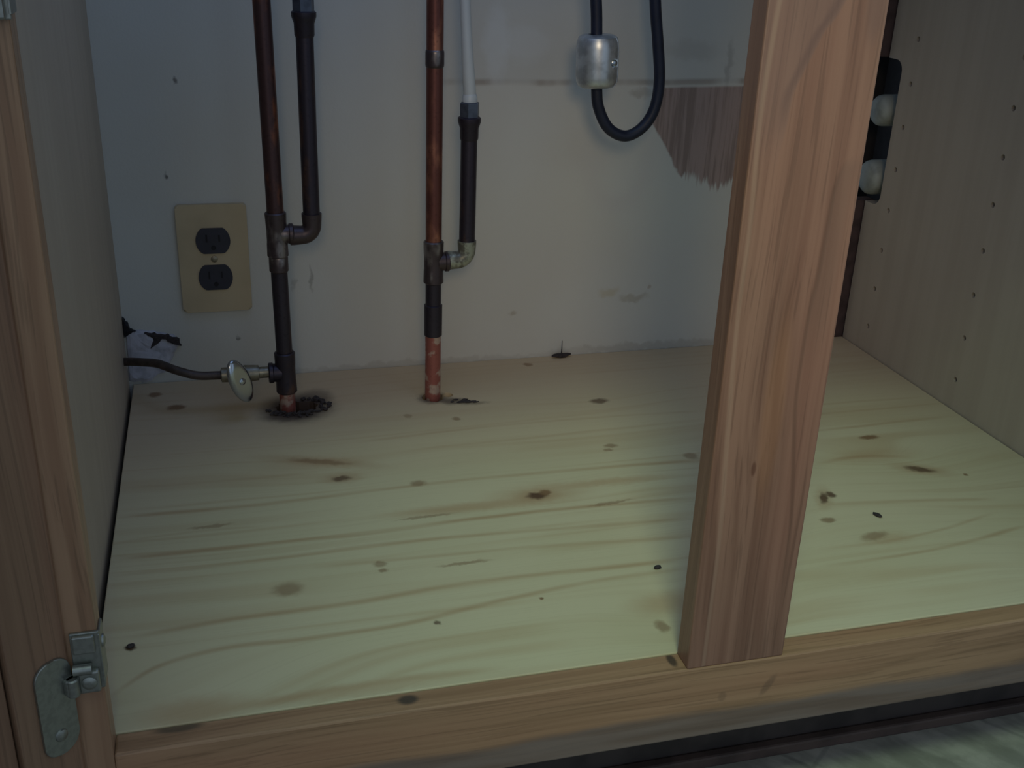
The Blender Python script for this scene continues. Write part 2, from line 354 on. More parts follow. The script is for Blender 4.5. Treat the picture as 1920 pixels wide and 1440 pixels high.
# painted back wall with a torn brown patch
def wallmat():
    s = NT('painted_wall')
    P = s.pos
    x, y, z = s.sep(P)
    n1 = s.noise(P, 5.0, 3.0)
    n2 = s.noise(P, 420.0, 2.0)
    n3 = s.noise(s.mapping(P, sc=(30, 1, 3)), 1.0, 2.0)
    col = s.mix(s.rng(n1, 0.4, 0.65, 0, 0.5), (0.570, 0.570, 0.525), (0.545, 0.525, 0.465))
    # paper joint: the upper sheet is whiter
    jz = s.math('ADD', z, s.math('MULTIPLY', s.math('SUBTRACT', s.noise(s.mapping(P, sc=(8, 1, 8)), 1.0, 2.0), 0.5), 0.006))
    up = s.math('MULTIPLY', s.rng(jz, 0.309, 0.313), s.rng(x, 0.31, 0.36))
    col = s.mix(s.math('MULTIPLY', up, 0.30), col, (0.40, 0.42, 0.42))
    seam = s.math('MULTIPLY', s.rng(s.math('ABSOLUTE', s.math('SUBTRACT', jz, 0.312)), 0.005, 0.001), s.rng(x, 0.325, 0.345))
    col = s.mix(s.math('MULTIPLY', seam, s.rng(n3, 0.35, 0.6, 0.12, 0.55)), col, (0.22, 0.16, 0.12))
    # torn patch: ragged on the left and below, streaked fibres upright
    rag = s.math('MULTIPLY', s.math('SUBTRACT', s.noise(s.mapping(P, sc=(110, 1, 12)), 1.0, 3.0, 0.6), 0.5), 0.055)
    rag2 = s.math('MULTIPLY', s.math('SUBTRACT', s.noise(s.mapping(P, sc=(60, 1, 60)), 1.0, 2.0), 0.5), 0.010)
    zz = s.math('ADD', z, rag)
    xx = s.math('ADD', x, rag2)
    left_edge = s.math('MULTIPLY_ADD', s.math('SUBTRACT', 0.262, z), 0.66, 0.5745)      # x of the slanting lower-left edge
    f = s.rng(s.math('SUBTRACT', xx, s.math('MAXIMUM', left_edge, 0.571)), -0.001, 0.002)
    f = s.math('MULTIPLY', f, s.rng(zz, 0.199, 0.208))
    f = s.math('MULTIPLY', f, s.rng(jz, 0.3085, 0.3050))
    f = s.math('MULTIPLY', f, s.rng(x, 0.72, 0.70))
    fib = s.noise(s.mapping(P, sc=(220, 1, 10)), 1.0, 3.0, 0.6)
    pc = s.mix(s.rng(fib, 0.38, 0.62), (0.255, 0.190, 0.165), (0.365, 0.275, 0.245))
    col = s.mix(f, col, pc)
    # scuffs, small holes and pale spots
    w2 = s.noise(P, 90.0, 2.0, 0.5, 'Color')
    Pw = s.vmath('ADD', P, s.vmath('MULTIPLY', s.vmath('SUBTRACT', w2, (0.5, 0.5, 0.5)), (0.014, 0, 0.014)))
    for (cx, cz, rx, rz, a, tone) in [
        (0.0738, 0.3116, 0.0022, 0.0028, 0.7, (0.06, 0.05, 0.05)), (0.0571, 0.2224, 0.0026, 0.0028, 0.8, (0.06, 0.05, 0.05)),
        (0.117, 0.046, 0.0022, 0.0022, 0.6, (0.06, 0.05, 0.05)), (0.195, 0.108, 0.0022, 0.012, 0.45, (0.15, 0.14, 0.12)), (0.177, 0.103, 0.003, 0.006, 0.3, (0.15, 0.14, 0.12)),
        (0.534, 0.075, 0.010, 0.006, 0.30, (0.40, 0.30, 0.10)), (0.565, 0.067, 0.016, 0.004, 0.35, (0.25, 0.19, 0.10)), (0.585, 0.078, 0.003, 0.003, 0.4, (0.25, 0.15, 0.08)),
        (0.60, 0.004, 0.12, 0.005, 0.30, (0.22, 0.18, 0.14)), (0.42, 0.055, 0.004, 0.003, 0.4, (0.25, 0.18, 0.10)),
        (0.655, 0.332, 0.004, 0.022, 0.30, (0.15, 0.13, 0.12)), (0.61, 0.345, 0.03, 0.010, 0.18, (0.2, 0.17, 0.15)),
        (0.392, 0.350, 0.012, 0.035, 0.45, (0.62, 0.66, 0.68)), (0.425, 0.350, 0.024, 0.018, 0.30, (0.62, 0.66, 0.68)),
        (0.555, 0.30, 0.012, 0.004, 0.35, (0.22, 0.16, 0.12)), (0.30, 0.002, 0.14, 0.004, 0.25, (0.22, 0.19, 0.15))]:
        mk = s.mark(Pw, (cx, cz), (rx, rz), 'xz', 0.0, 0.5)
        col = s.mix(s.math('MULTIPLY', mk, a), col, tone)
    s.bump(s.math('SUBTRACT', n2, s.math('MULTIPLY', f, 2.0)), 0.15, 0.0008)
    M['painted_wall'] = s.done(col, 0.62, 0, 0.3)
wallmat()

def simple(name, col, rough=0.5, metal=0.0, var=0.15, scale=60.0, spec=0.5, col2=None, lo=0.4, hi=0.65, bump=0.0):
    s = NT(name)
    n = s.noise(s.pos, scale, 3.0)
    c2 = col2 or tuple(max(0, k * (1 - var)) for k in col)
    c = s.mix(s.rng(n, lo, hi), col, c2)
    if bump:
        s.bump(n, bump, 0.0008)
    M[name] = s.done(c, rough, metal, spec)
    return M[name]
# tarnished copper with bare rubbed spots
def copper(name, dark, bare, lo, hi, metal=0.7, sc=(45, 45, 18)):
    s = NT(name)
    n = s.noise(s.mapping(s.pos, sc=sc), 1.0, 3.0, 0.55)
    n2 = s.noise(s.pos, 260.0, 2.0)
    c = s.mix(s.rng(n, lo, hi), dark, bare)
    c = s.mix(s.rng(n2, 0.55, 0.7, 0, 0.4), c, tuple(k * 0.6 for k in dark))
    M[name] = s.done(c, s.rng(n, lo, hi, 0.42, 0.34), metal, 0.4)
copper('tarnished_copper', (0.085, 0.048, 0.048), (0.33, 0.115, 0.060), 0.50, 0.68)
copper('reddish_copper', (0.17, 0.065, 0.052), (0.48, 0.20, 0.12), 0.48, 0.70)
copper('dark_copper', (0.050, 0.042, 0.055), (0.15, 0.085, 0.06), 0.55, 0.75)
copper('soldered_fitting', (0.085, 0.065, 0.068), (0.30, 0.27, 0.26), 0.54, 0.68)
copper('primed_copper', (0.34, 0.115, 0.095), (0.50, 0.36, 0.30), 0.48, 0.62, 0.45, (90, 90, 90))
copper('verdigris_fitting', (0.16, 0.155, 0.12), (0.36, 0.38, 0.30), 0.46, 0.62, 0.4, (120, 120, 120))
simple('brown_tubing', (0.085, 0.062, 0.052), 0.5, 0.3, 0.4, 120)
simple('chrome', (0.50, 0.54, 0.58), 0.20, 1.0, 0.1, 40)
simple('dull_brass', (0.30, 0.27, 0.20), 0.38, 0.75, 0.35, 200)
simple('steel_nut', (0.11, 0.13, 0.17), 0.4, 0.6, 0.3, 100)
simple('zinc_steel', (0.33, 0.335, 0.30), 0.38, 0.85, 0.15, 300, bump=0.03)
simple('zinc_weight', (0.62, 0.66, 0.69), 0.36, 0.8, 0.3, 90, bump=0.05)
simple('black_rubber', (0.012, 0.016, 0.034), 0.45, 0.0, 0.2, 100, 0.4)
simple('pale_plastic', (0.52, 0.55, 0.55), 0.4, 0.0, 0.1, 30)
simple('ivory_plate', (0.50, 0.405, 0.255), 0.45, 0.0, 0.10, 20)
simple('black_plastic', (0.020, 0.020, 0.036), 0.45, 0.0, 0.2, 60)
simple('slot_black', (0.004, 0.004, 0.008), 0.7, 0.0, 0.1, 60)
simple('plaster_white', (0.50, 0.50, 0.56), 0.85, 0.0, 0.25, 90, bump=0.4)
simple('dark_dust', (0.045, 0.034, 0.034), 0.9, 0.0, 0.4, 400)
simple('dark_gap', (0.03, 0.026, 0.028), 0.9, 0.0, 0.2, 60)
simple('dark_cleat', (0.085, 0.052, 0.048), 0.8, 0.0, 0.4, 40)
simple('toe_kick_wood', (0.060, 0.045, 0.040), 0.7, 0.0, 0.4, 25)
simple('shoe_strip', (0.105, 0.068, 0.055), 0.7, 0.0, 0.4, 25)
simple('pvc_white', (0.37, 0.385, 0.33), 0.5, 0.0, 0.25, 60)
simple('counter', (0.42, 0.40, 0.36), 0.5, 0.0, 0.1, 40)

def vinyl():
    s = NT('vinyl_floor')
    p = s.mapping(s.pos, rot=(0, 0, 0.9))
    n = s.noise(s.mapping(p, sc=(14, 34, 1)), 1.0, 4.0, 0.6)
    n2 = s.noise(s.pos, 120.0, 3.0)
    br = s.n.new('ShaderNodeTexBrick')
    s.put(br.inputs['Vector'], p)
    br.inputs['Scale'].default_value = 1.0
    br.inputs['Brick Width'].default_value = 0.15
    br.inputs['Row Height'].default_value = 0.15
    br.inputs['Mortar Size'].default_value = 0.003
    br.inputs['Mortar Smooth'].default_value = 0.8
    br.offset = 0.0
    c = s.mix(s.rng(n, 0.36, 0.66), (0.28, 0.265, 0.215), (0.47, 0.435, 0.36))
    c = s.mix(s.rng(n2, 0.5, 0.7, 0, 0.2), c, (0.22, 0.20, 0.16))
    c = s.mix(s.math('MULTIPLY', br.outputs['Fac'], 0.35), c, (0.15, 0.15, 0.13))
    M['vinyl_floor'] = s.done(c, 0.55, 0, 0.3)
vinyl()

# ------------------------------------------------------------------ mesh helpers
def base_of(parent):
    v = Vector((0, 0, 0))
    while parent is not None:
        v += parent.location
        parent = parent.parent
    return v
def obj(name, bm, mat, parent=None, loc=(0, 0, 0), smooth=False):
    """link one mesh; the bmesh is in world coordinates, loc is where a top-level origin goes"""
    off = base_of(parent) if parent else Vector(loc)
    bmesh.ops.recalc_face_normals(bm, faces=bm.faces)
    bmesh.ops.translate(bm, verts=bm.verts, vec=-off)
    me = bpy.data.meshes.new(name)
    bm.to_mesh(me); bm.free()
    o = bpy.data.objects.new(name, me)
    C.objects.link(o)
    if smooth:
        me.shade_smooth()
        md = o.modifiers.new('edge', 'EDGE_SPLIT'); md.split_angle = math.radians(38)
    for m in (mat if isinstance(mat, (list, tuple)) else [mat]):
        me.materials.append(M[m])
    if parent:
        o.parent = parent
    else:
        o.location = loc
    return o
def tag(o, label=None, cat=None, group=None, kind=None):
    if label: o['label'] = label
    if cat: o['category'] = cat
    if group: o['group'] = group
    if kind: o['kind'] = kind
    return o
def thing(name, label, cat, loc, group=None):
    o = bpy.data.objects.new(name, None)
    o.empty_display_size = 0.02
    C.objects.link(o)
    o.location = loc
    return tag(o, label, cat, group)
def box(a, b, bev=0.0, bm=None, seg=2, rot=None):
    own = bmesh.new()
    bmesh.ops.create_cube(own, size=1.0)
    c = [(p + q) / 2 for p, q in zip(a, b)]
    d = [abs(q - p) for p, q in zip(a, b)]
    bmesh.ops.scale(own, verts=own.verts, vec=d)
    if bev:
        bmesh.ops.bevel(own, geom=own.edges[:], offset=bev, segments=seg, affect='EDGES', profile=0.5)
    if rot is not None:
        bmesh.ops.transform(own, matrix=rot, verts=own.verts)
    bmesh.ops.translate(own, verts=own.verts, vec=c)
    return merge(bm, own)
def merge(bm, own):
    if bm is None:
        return own
    me = bpy.data.meshes.new('tmp')
    own.to_mesh(me); own.free()
    bm.from_mesh(me)
    bpy.data.meshes.remove(me)
    return bm
def spline(pts, n=10):
    P = [Vector(p) for p in pts]
    out = []
    for i in range(len(P) - 1):
        p0 = P[max(i - 1, 0)]; p1 = P[i]; p2 = P[i + 1]; p3 = P[min(i + 2, len(P) - 1)]
        for k in range(n):
            t = k / n
            out.append(0.5 * ((2 * p1) + (-p0 + p2) * t + (2 * p0 - 5 * p1 + 4 * p2 - p3) * t * t + (-p0 + 3 * p1 - 3 * p2 + p3) * t ** 3))
    out.append(P[-1])
    return out
def tube(path, r, seg=24, bm=None, squash=None):
    """r: number or list matching path"""
    own = bmesh.new()
    path = [Vector(p) for p in path]
    R = r if isinstance(r, (list, tuple)) else [r] * len(path)
    t0 = (path[1] - path[0]).normalized()
    up = Vector((0, 1, 0)) if abs(t0.y) < 0.9 else Vector((1, 0, 0))
    nrm = (up - t0 * up.dot(t0)).normalized()
    rings = []
    for i, p in enumerate(path):
        a = path[max(i - 1, 0)]; b = path[min(i + 1, len(path) - 1)]
        t = (b - a).normalized() if (b - a).length > 1e-9 else t0
        nrm = (nrm - t * nrm.dot(t))
        if nrm.length < 1e-6: nrm = t.orthogonal()
        nrm.normalize()
        bn = t.cross(nrm)
        rings.append([own.verts.new(p + (nrm * math.cos(2 * math.pi * k / seg) + bn * math.sin(2 * math.pi * k / seg)) * R[i]) for k in range(seg)])
    for a, b in zip(rings, rings[1:]):
        for k in range(seg):
            own.faces.new((a[k], a[(k + 1) % seg], b[(k + 1) % seg], b[k]))
    own.faces.new(rings[0][::-1]); own.faces.new(rings[-1])
    return merge(bm, own)
def lathe(p, axis, prof, seg=28, bm=None):
    """prof: (distance along axis, radius)"""
    p = Vector(p); ax = Vector(axis).normalized()
    own = bmesh.new()
    n = ax.orthogonal().normalized(); b = ax.cross(n)
    rings = []
    for h, r in prof:
        r = max(r, 1e-5)
        rings.append([own.verts.new(p + ax * h + (n * math.cos(2 * math.pi * k / seg) + b * math.sin(2 * math.pi * k / seg)) * r) for k in range(seg)])
    for a, c in zip(rings, rings[1:]):
        for k in range(seg):
            own.faces.new((a[k], a[(k + 1) % seg], c[(k + 1) % seg], c[k]))
    own.faces.new(rings[0][::-1]); own.faces.new(rings[-1])
    return merge(bm, own)
def prism(outline, mat4, depth, bm=None, bev=0.0):
    """outline in local xy, extruded along local z by depth, placed by mat4"""
    own = bmesh.new()
    a = [own.verts.new((x, y, 0)) for x, y in outline]
    b = [own.verts.new((x, y, depth)) for x, y in outline]
    own.faces.new(a[::-1]); top = own.faces.new(b)
    n = len(outline)
    for i in range(n):
        own.faces.new((a[i], a[(i + 1) % n], b[(i + 1) % n], b[i]))
    if bev:
        bmesh.ops.bevel(own, geom=list(top.edges), offset=bev, segments=3, affect='EDGES', profile=0.5)
    bmesh.ops.transform(own, matrix=mat4, verts=own.verts)
    return merge(bm, own)
def rrect(w, h, r, n=6, cx=0, cy=0):
    out = []
    for sx, sy, a0 in ((1, 1, 0), (-1, 1, 90), (-1, -1, 180), (1, -1, 270)):
        for k in range(n + 1):
            a = math.radians(a0 + 90 * k / n)
            out.append((cx + sx * (w / 2 - r) + r * math.cos(a), cy + sy * (h / 2 - r) + r * math.sin(a)))
    return out
def frame(origin, x, y, z):
    return Matrix.Translation(origin) @ Matrix((Vector(x), Vector(y), Vector(z))).transposed().to_4x4()
# planes facing the camera: local x -> +X, local y -> +Z, out -> -Y
def front_frame(o): return frame(o, (1, 0, 0), (0, 0, 1), (0, -1, 0))
def cut(o, *cutters):
    """apply boolean differences one after another and throw each cutter away"""
    for c in cutters:
        cut_one(o, c)
    return o
def cut_one(o, cutter_bm):
    me = bpy.data.meshes.new('cutter')
    bmesh.ops.recalc_face_normals(cutter_bm, faces=cutter_bm.faces)
    cutter_bm.to_mesh(me); cutter_bm.free()
    c = bpy.data.objects.new('cutter', me)
    C.objects.link(c)
    md = o.modifiers.new('cut', 'BOOLEAN')
    md.operation = 'DIFFERENCE'; md.object = c; md.solver = 'EXACT'
    bpy.context.view_layer.update()
    new = bpy.data.meshes.new_from_object(o.evaluated_get(bpy.context.evaluated_depsgraph_get()))
    o.modifiers.remove(md)
    old = o.data
    o.data = new
    new.name = old.name
    bpy.data.meshes.remove(old)
    bpy.data.objects.remove(c); bpy.data.meshes.remove(me)
    return o

# ------------------------------------------------------------------ dimensions (metres)
W, D = 0.853, 0.5723          # inside width, depth to the back wall
FT = 0.0187                   # face frame thickness
ZK = -0.158                   # kitchen floor
HT = 0.62                     # height of the side panels above the board
SX = 0.0213                   # inner edge of the left stile

# ------------------------------------------------------------------ setting
tag(obj('floor', box((-1.6, -2.6, ZK - 0.05), (2.4, D, ZK)), 'vinyl_floor'), kind='structure')
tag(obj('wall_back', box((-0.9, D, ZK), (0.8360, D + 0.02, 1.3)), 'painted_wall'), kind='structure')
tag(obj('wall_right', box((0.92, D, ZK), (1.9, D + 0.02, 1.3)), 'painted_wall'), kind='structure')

# ------------------------------------------------------------------ sink base cabinet
cab = thing('sink_cabinet', 'oak-framed sink base cabinet, doors open, tan laminate sides and a centre post', 'cabinet', (0, 0, ZK))
lp = obj('side_panel', box((-0.016, FT, ZK), (0.0, D, HT), 0.0004), 'melamine', cab)
lp['label'] = 'plain tan laminate panel on the left'
rp = obj('side_panel', box((W, FT, ZK), (W + 0.016, D, HT), 0.0004), 'melamine', cab)
rp['label'] = 'tan laminate panel on the right, drilled with two rows of pin holes and notched at the back'
cb = bmesh.new()
for i in range(12):
    for y0, z0 in ((0.3539, 0.0322), (0.5236, 0.0310)):
        lathe((W - 0.004, y0, z0 + 0.0475 * i), (1, 0, 0), [(0, 0.0030), (0.015, 0.0030)], 12, cb)
# notch in the rear edge for the pipes
prism(rrect(0.070, 0.165, 0.013, 6, 0.035, 0.0), frame((W - 0.005, 0.5435, 0.2560), (0, 1, 0), (0, 0, 1), (1, 0, 0)), 0.03, cb)
cut(rp, cb)

face = [('stile', (-0.017, 0, -0.061), (SX, FT, 0.60), 'oak_stile'),
        ('stile', (W - SX, 0, -0.061), (W + 0.017, FT, 0.60), 'oak_stile')]
for n, a, b, m in face:
    obj(n, box(a, b, 0.0012), m, cab)
obj('bottom_rail', box((SX, 0.0, -0.061), (W - SX, FT, 0.0), 0.0015), 'oak_rail', cab)
obj('top_rail', box((SX, 0.0, 0.56), (W - SX, FT, 0.60), 0.0015), 'oak_rail', cab)
post = obj('centre_post', box((0.3926, 0.0002, 0.0), (0.4650, FT - 0.0002, 0.56), 0.0011), 'oak_post', cab)
post['label'] = 'wide upright oak post standing on the bottom rail'
obj('toe_kick', box((0.0, 0.0735, ZK), (W, 0.090, -0.020)), 'toe_kick_wood', cab)
obj('shoe_moulding', box((0.0, 0.064, ZK), (W, 0.0735, ZK + 0.011), 0.002), 'shoe_strip', cab)
obj('gap_strip', box((0.001, FT + 0.001, -0.045), (0.012, D - 0.002, -0.0145)), 'dark_gap', cab)  # added dark strip under the board edge, shade of the gap as colour
obj('gap_strip', box((W - 0.012, FT + 0.001, -0.045), (W - 0.001, D - 0.002, -0.0145)), 'dark_gap', cab)
cl_ = box((0.8362, D + 0.004, ZK), (0.8680, D + 0.022, 0.1730))
box((0.8362, D + 0.004, 0.3390), (0.8680, D + 0.022, 1.0), 0, cl_)
obj('corner_cleat', cl_, 'dark_cleat', cab)

# door, swung out to the left past the stile
ph = math.radians(48)
dd = Vector((-math.sin(ph), -math.cos(ph), 0))          # along the door, away from the hinge
dn = Vector((math.cos(ph), -math.sin(ph), 0))           # the inner face looks this way
DP = Vector((0.0052, -0.0015, 0.0))
dz0, dz1, dw = -0.040, 0.575, 0.385
def on_door(t, n, z): return DP + dd * t + dn * n + Vector((0, 0, z))
door_frame = frame(DP, dd, (0, 0, 1), dn)
def dbox(t0, t1, n0, n1, z0, z1, bev=0.001, bm=None):
    own = box((t0, z0, n0), (t1, z1, n1), bev)
    bmesh.ops.transform(own, matrix=door_frame, verts=own.verts)
    return merge(bm, own)
bm = dbox(0.0, 0.0365, -0.019, 0, dz0, dz1, 0.0016)
dbox(dw - 0.055, dw, -0.019, 0, dz0, dz1, 0.0016, bm)
dbox(0.0365, dw - 0.055, -0.019, 0, dz0, dz0 + 0.055, 0.0012, bm)
dbox(0.0365, dw - 0.055, -0.019, 0, dz1 - 0.055, dz1, 0.0012, bm)
door = obj('door', bm, 'oak_door', cab)
obj('door_panel', dbox(0.0375, dw - 0.056, -0.013, -0.0035, dz0 + 0.050, dz1 - 0.050, 0.0008), 'oak_door', door)

# hinges: frame wing on the stile, knuckle, wing on the door
def hinge(z):
    b = box((0.0068, -0.0022, z + 0.004), (SX + 0.0012, 0.0, z + 0.043), 0.0006)
    box((SX, -0.0022, z + 0.006), (SX + 0.0016, 0.014, z + 0.041), 0.0005, b)
    h = obj('hinge', b, 'zinc_steel', cab)
    h['label'] = 'zinc wrap-around hinge on the left stile'
    # raised bridge between the two halves of the wing
    b = box((0.0085, -0.0062, z + 0.004), (0.0205, -0.0018, z + 0.019), 0.0014)
    box((0.0080, -0.0046, z + 0.030), (0.0200, -0.0018, z + 0.042), 0.0010, b)
    obj('hinge_wing', b, 'zinc_steel', h)
    b = lathe((0.0060, -0.0072, z + 0.005), (0, 0, 1), [(0, 0.0030), (0.0008, 0.0038), (0.0112, 0.0038), (0.012, 0.0030)], 18)
    lathe((0.0120, -0.0052, z + 0.0205), (1, 0, 0), [(-0.005, 0.0032), (0.005, 0.0032)], 18, b)
    obj('knuckle', b, 'zinc_steel', h, smooth=True)
    b = lathe((0.0148, -0.0060, z + 0.0118), (0, -1, 0), [(0, 0.0042), (0.0012, 0.0042), (0.0022, 0.0030), (0.0025, 0.0012)], 20)
    sc = obj('screw', b, 'zinc_steel', h, smooth=True)
    b = lathe((SX + 0.0016, 0.006, z + 0.031), (1, 0, 0), [(0, 0.0040), (0.0010, 0.0036), (0.0018, 0.0018)], 18)
    obj('screw', b, 'zinc_steel', h, smooth=True)
    # oval plate on the back of the door
    out = rrect(0.0225, 0.064, 0.0095, 8, 0.0125, z + 0.0005)
    obj('door_plate', prism(out, door_frame @ Matrix.Translation((0, 0, 0.0002)), 0.0018, None, 0.0007), 'zinc_steel', h)
    b = lathe(on_door(0.013, 0.0020, z - 0.018), dn, [(0, 0.0040), (0.001, 0.0036), (0.0018, 0.0016)], 18)
    obj('screw', b, 'zinc_steel', h, smooth=True)
    obj('hinge_arm', dbox(0.000, 0.0075, 0.0016, 0.0058, z + 0.006, z + 0.017, 0.0012), 'zinc_steel', h)
hinge(0.048)
hinge(0.415)

# worktop over the cabinet, with the sink opening
ct = bmesh.new()
box((-0.40, -0.03, 0.622), (1.40, 0.085, 0.660), 0.003, ct)
box((-0.40, 0.50, 0.622), (1.40, D, 0.660), 0.001, ct)
box((-0.40, 0.085, 0.622), (0.03, 0.50, 0.660), 0.001, ct)
box((0.60, 0.085, 0.622), (1.40, 0.50, 0.660), 0.001, ct)
tag(obj('worktop', ct, 'counter', None, (0.43, 0.3, 0.622)), 'pale worktop lying over the cabinet, above the photo', 'worktop')

# ------------------------------------------------------------------ pine board
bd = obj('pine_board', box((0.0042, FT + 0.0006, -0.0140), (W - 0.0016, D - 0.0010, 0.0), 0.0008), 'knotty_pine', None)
tag(bd, 'knotty pale pine board lying as the cabinet bottom, grain running left to right', 'board')
rnd = random.Random(3)
cb = bmesh.new()
ring = []
for k in range(26):
    a = 2 * math.pi * k / 26
    rr = 1 + rnd.uniform(-0.16, 0.16)
    ring.append((0.1690 + 0.0215 * rr * math.cos(a), 0.4810 + 0.0150 * rr * math.sin(a)))
prism(ring, Matrix.Translation((0, 0, -0.03)), 0.05, cb)
ring = []
for k in range(18):
    a = 2 * math.pi * k / 18
    rr = 1 + rnd.uniform(-0.07, 0.07)
    ring.append((0.3100 + 0.0115 * rr * math.cos(a), 0.4802 + 0.0115 * rr * math.sin(a)))
prism(ring, Matrix.Translation((0, 0, -0.03)), 0.05, cb)
cut(bd, cb, lathe((0.3262, 0.4835, -0.03), (0, 0, 1), [(0, 0.0058), (0.05, 0.0058)], 16))

# ------------------------------------------------------------------ left copper pipe
pl = thing('copper_pipe', 'tarnished left copper water pipe with a side branch, beside the outlet', 'pipe', (0.1573, 0.4812, -0.05))
PR = 0.0080
def lx(z): return 0.1590 - 0.0120 * z       # it leans a little
def pl_pt(z): return (lx(z), 0.4812, z)
obj('riser', tube([pl_pt(0.055), pl_pt(0.11), pl_pt(0.170)], PR, 28), 'dark_copper', pl, smooth=True)
o = obj('riser', tube([pl_pt(0.195), pl_pt(0.3), pl_pt(0.585)], PR, 28), 'tarnished_copper', pl, smooth=True)
def tee(name, pt, zc, h, r, dirv, blen, mat, par):
    d = Vector(pt(zc + h / 2)) - Vector(pt(zc - h / 2))
    prof = [(0, r - 0.0006), (0.0012, r + 0.0006), (h * 0.28, r + 0.0003), (h * 0.36, r), (h * 0.64, r), (h * 0.72, r + 0.0003), (h - 0.0012, r + 0.0006), (h, r - 0.0006)]
    b = lathe(pt(zc - h / 2), d, prof, 28)
    lathe(pt(zc), dirv, [(0.004, r * 0.96), (blen * 0.7, r * 0.96), (blen * 0.75, r + 0.0006), (blen - 0.001, r + 0.0006), (blen, r - 0.0004)], 28, b)
    return obj(name, b, mat, par, smooth=True)
tee('tee_fitting', pl_pt, 0.1830, 0.044, 0.0096, (1, 0, 0), 0.016, 'soldered_fitting', pl)
obj('coupling', lathe(pl_pt(0.146), (0, 0, 1), [(0, 0.0082), (0.001, 0.0092), (0.014, 0.0092), (0.015, 0.0088)], 28), 'soldered_fitting', pl, smooth=True)
tee('tee_fitting', pl_pt, 0.0400, 0.044, 0.0098, (-1, 0, 0), 0.017, 'dark_copper', pl)
obj('floor_stub', tube([pl_pt(-0.06), pl_pt(0.0), pl_pt(0.020)], PR, 28), 'primed_copper', pl, smooth=True)
def elbow(c, r, s, zc, xc, yc, par, mat):
    """90 degree elbow from -x side turning up; outer end at (xc, zc+s)"""
    path = [(xc - s, yc, zc), (xc - s + 0.003, yc, zc)]
    for k in range(9):
        a = math.radians(-90 + 90 * k / 8)
        path.append((xc - r + r * math.cos(a), yc, zc + r + r * math.sin(a)))
    path += [(xc, yc, zc + s - 0.003), (xc, yc, zc + s)]
    R = [c + 0.0006] * 2 + [c] * 9 + [c + 0.0006] * 2
    return obj('elbow', tube(path, R, 24), mat, par, smooth=True)
elbow(0.0090, 0.010, 0.021, 0.1815, 0.1905, 0.4812, pl, 'soldered_fitting')
obj('branch_stub', tube([(0.168, 0.4812, 0.1815), (0.174, 0.4812, 0.1815)], PR, 24), 'dark_copper', pl, smooth=True)
br = obj('branch_pipe', tube([(0.1905, 0.4812, 0.190), (0.1903, 0.4812, 0.28), (0.1905, 0.4812, 0.372)], PR, 28), 'dark_copper', pl, smooth=True)
def socket(x, y, z, par):
    b = lathe((x, y, z), (0, 0, 1), [(0, 0.0082), (0.002, 0.0090), (0.012, 0.0092), (0.0155, 0.0104), (0.018, 0.0112), (0.0215, 0.0112), (0.0225, 0.0098)], 28)
    o = obj('threaded_adapter', b, 'dark_copper', par, smooth=True)
    hexo = [(0.0098 * math.cos(math.radians(60 * k + 10)), 0.0098 * math.sin(math.radians(60 * k + 10))) for k in range(6)]
    n = obj('compression_nut', prism(hexo, Matrix.Translation((x, y, z + 0.0225)), 0.0135, None, 0.001), 'steel_nut', o)
    return o
socket(0.1905, 0.4812, 0.3640, pl)

# shutoff valve on the side of the left pipe
vy = 0.4812
vz = 0.0412
b = lathe((0.1465, vy, vz), (-1, 0, 0), [(0, 0.0070), (0.004, 0.0070), (0.0045, 0.0058), (0.014, 0.0058), (0.0145, 0.0078), (0.021, 0.0082), (0.030, 0.0088), (0.040, 0.0082), (0.0415, 0.0070), (0.0420, 0.0076), (0.0505, 0.0074), (0.0515, 0.0050)], 24)
v = thing('shutoff_valve', 'small shutoff valve with an oval chrome handle between the brown tube and left pipe', 'valve', (0.1210, vy, vz))
obj('valve_body', b, 'dull_brass', v, smooth=True)
hc = Vector((0.1132, 0.4560, 0.0440))
ax = Vector((0.62, -0.77, 0.12)).normalized()
b = lathe((0.1130, vy, vz), (hc - Vector((0.1130, vy, vz))), [(0, 0.0064), (0.008, 0.0064), (0.009, 0.0080), (0.014, 0.0078), (0.015, 0.0040), (0.024, 0.0036)], 20)
obj('stem', b, 'dull_brass', v, smooth=True)
ly = (Vector((0.40, 0.0, -0.90)) - ax * Vector((0.40, 0, -0.90)).dot(ax)).normalized()
lz = ax.cross(ly)
own = bmesh.new()
bmesh.ops.create_uvsphere(own, u_segments=40, v_segments=20, radius=1.0)
for vv in own.verts:
    x, y, z = vv.co
    # pillow shaped oval, flatter at both faces, slight dish in front
    k = max(abs(z), 1e-6)
    zz = math.copysign(abs(z) ** 0.8, z)
    vv.co = Vector((x * 0.0245, y * 0.0118, zz * 0.0052))
    rr = x * x + y * y
    if z > 0 and rr < 0.55:
        vv.co.z -= 0.0016 * (1 - rr / 0.55)
bmesh.ops.transform(own, matrix=frame(hc, ly, lz, ax), verts=own.verts)
obj('handle', own, 'chrome', v, smooth=True)['label'] = 'oval chrome handle'
b = lathe(hc + ax * 0.0024, ax, [(0, 0.0036), (0.0018, 0.0034), (0.0026, 0.0020)], 18)
obj('screw', b, 'chrome', v, smooth=True)

# bent brown tube from the side panel to the valve
pts = spline([(-0.016, 0.548, 0.0360), (0.003, 0.540, 0.0385), (0.020, 0.522, 0.0440), (0.036, 0.500, 0.0500), (0.054, 0.4840, 0.0480), (0.073, 0.4812, 0.0425), (0.092, 0.4812, 0.0413), (0.098, 0.4812, 0.0412)], 8)
tag(obj('supply_tube', tube(pts, 0.0043, 18), 'brown_tubing', None, (0.04, 0.485, 0.045), True), 'thin bent brown tube running from the left panel to the chrome-handled valve', 'tube')

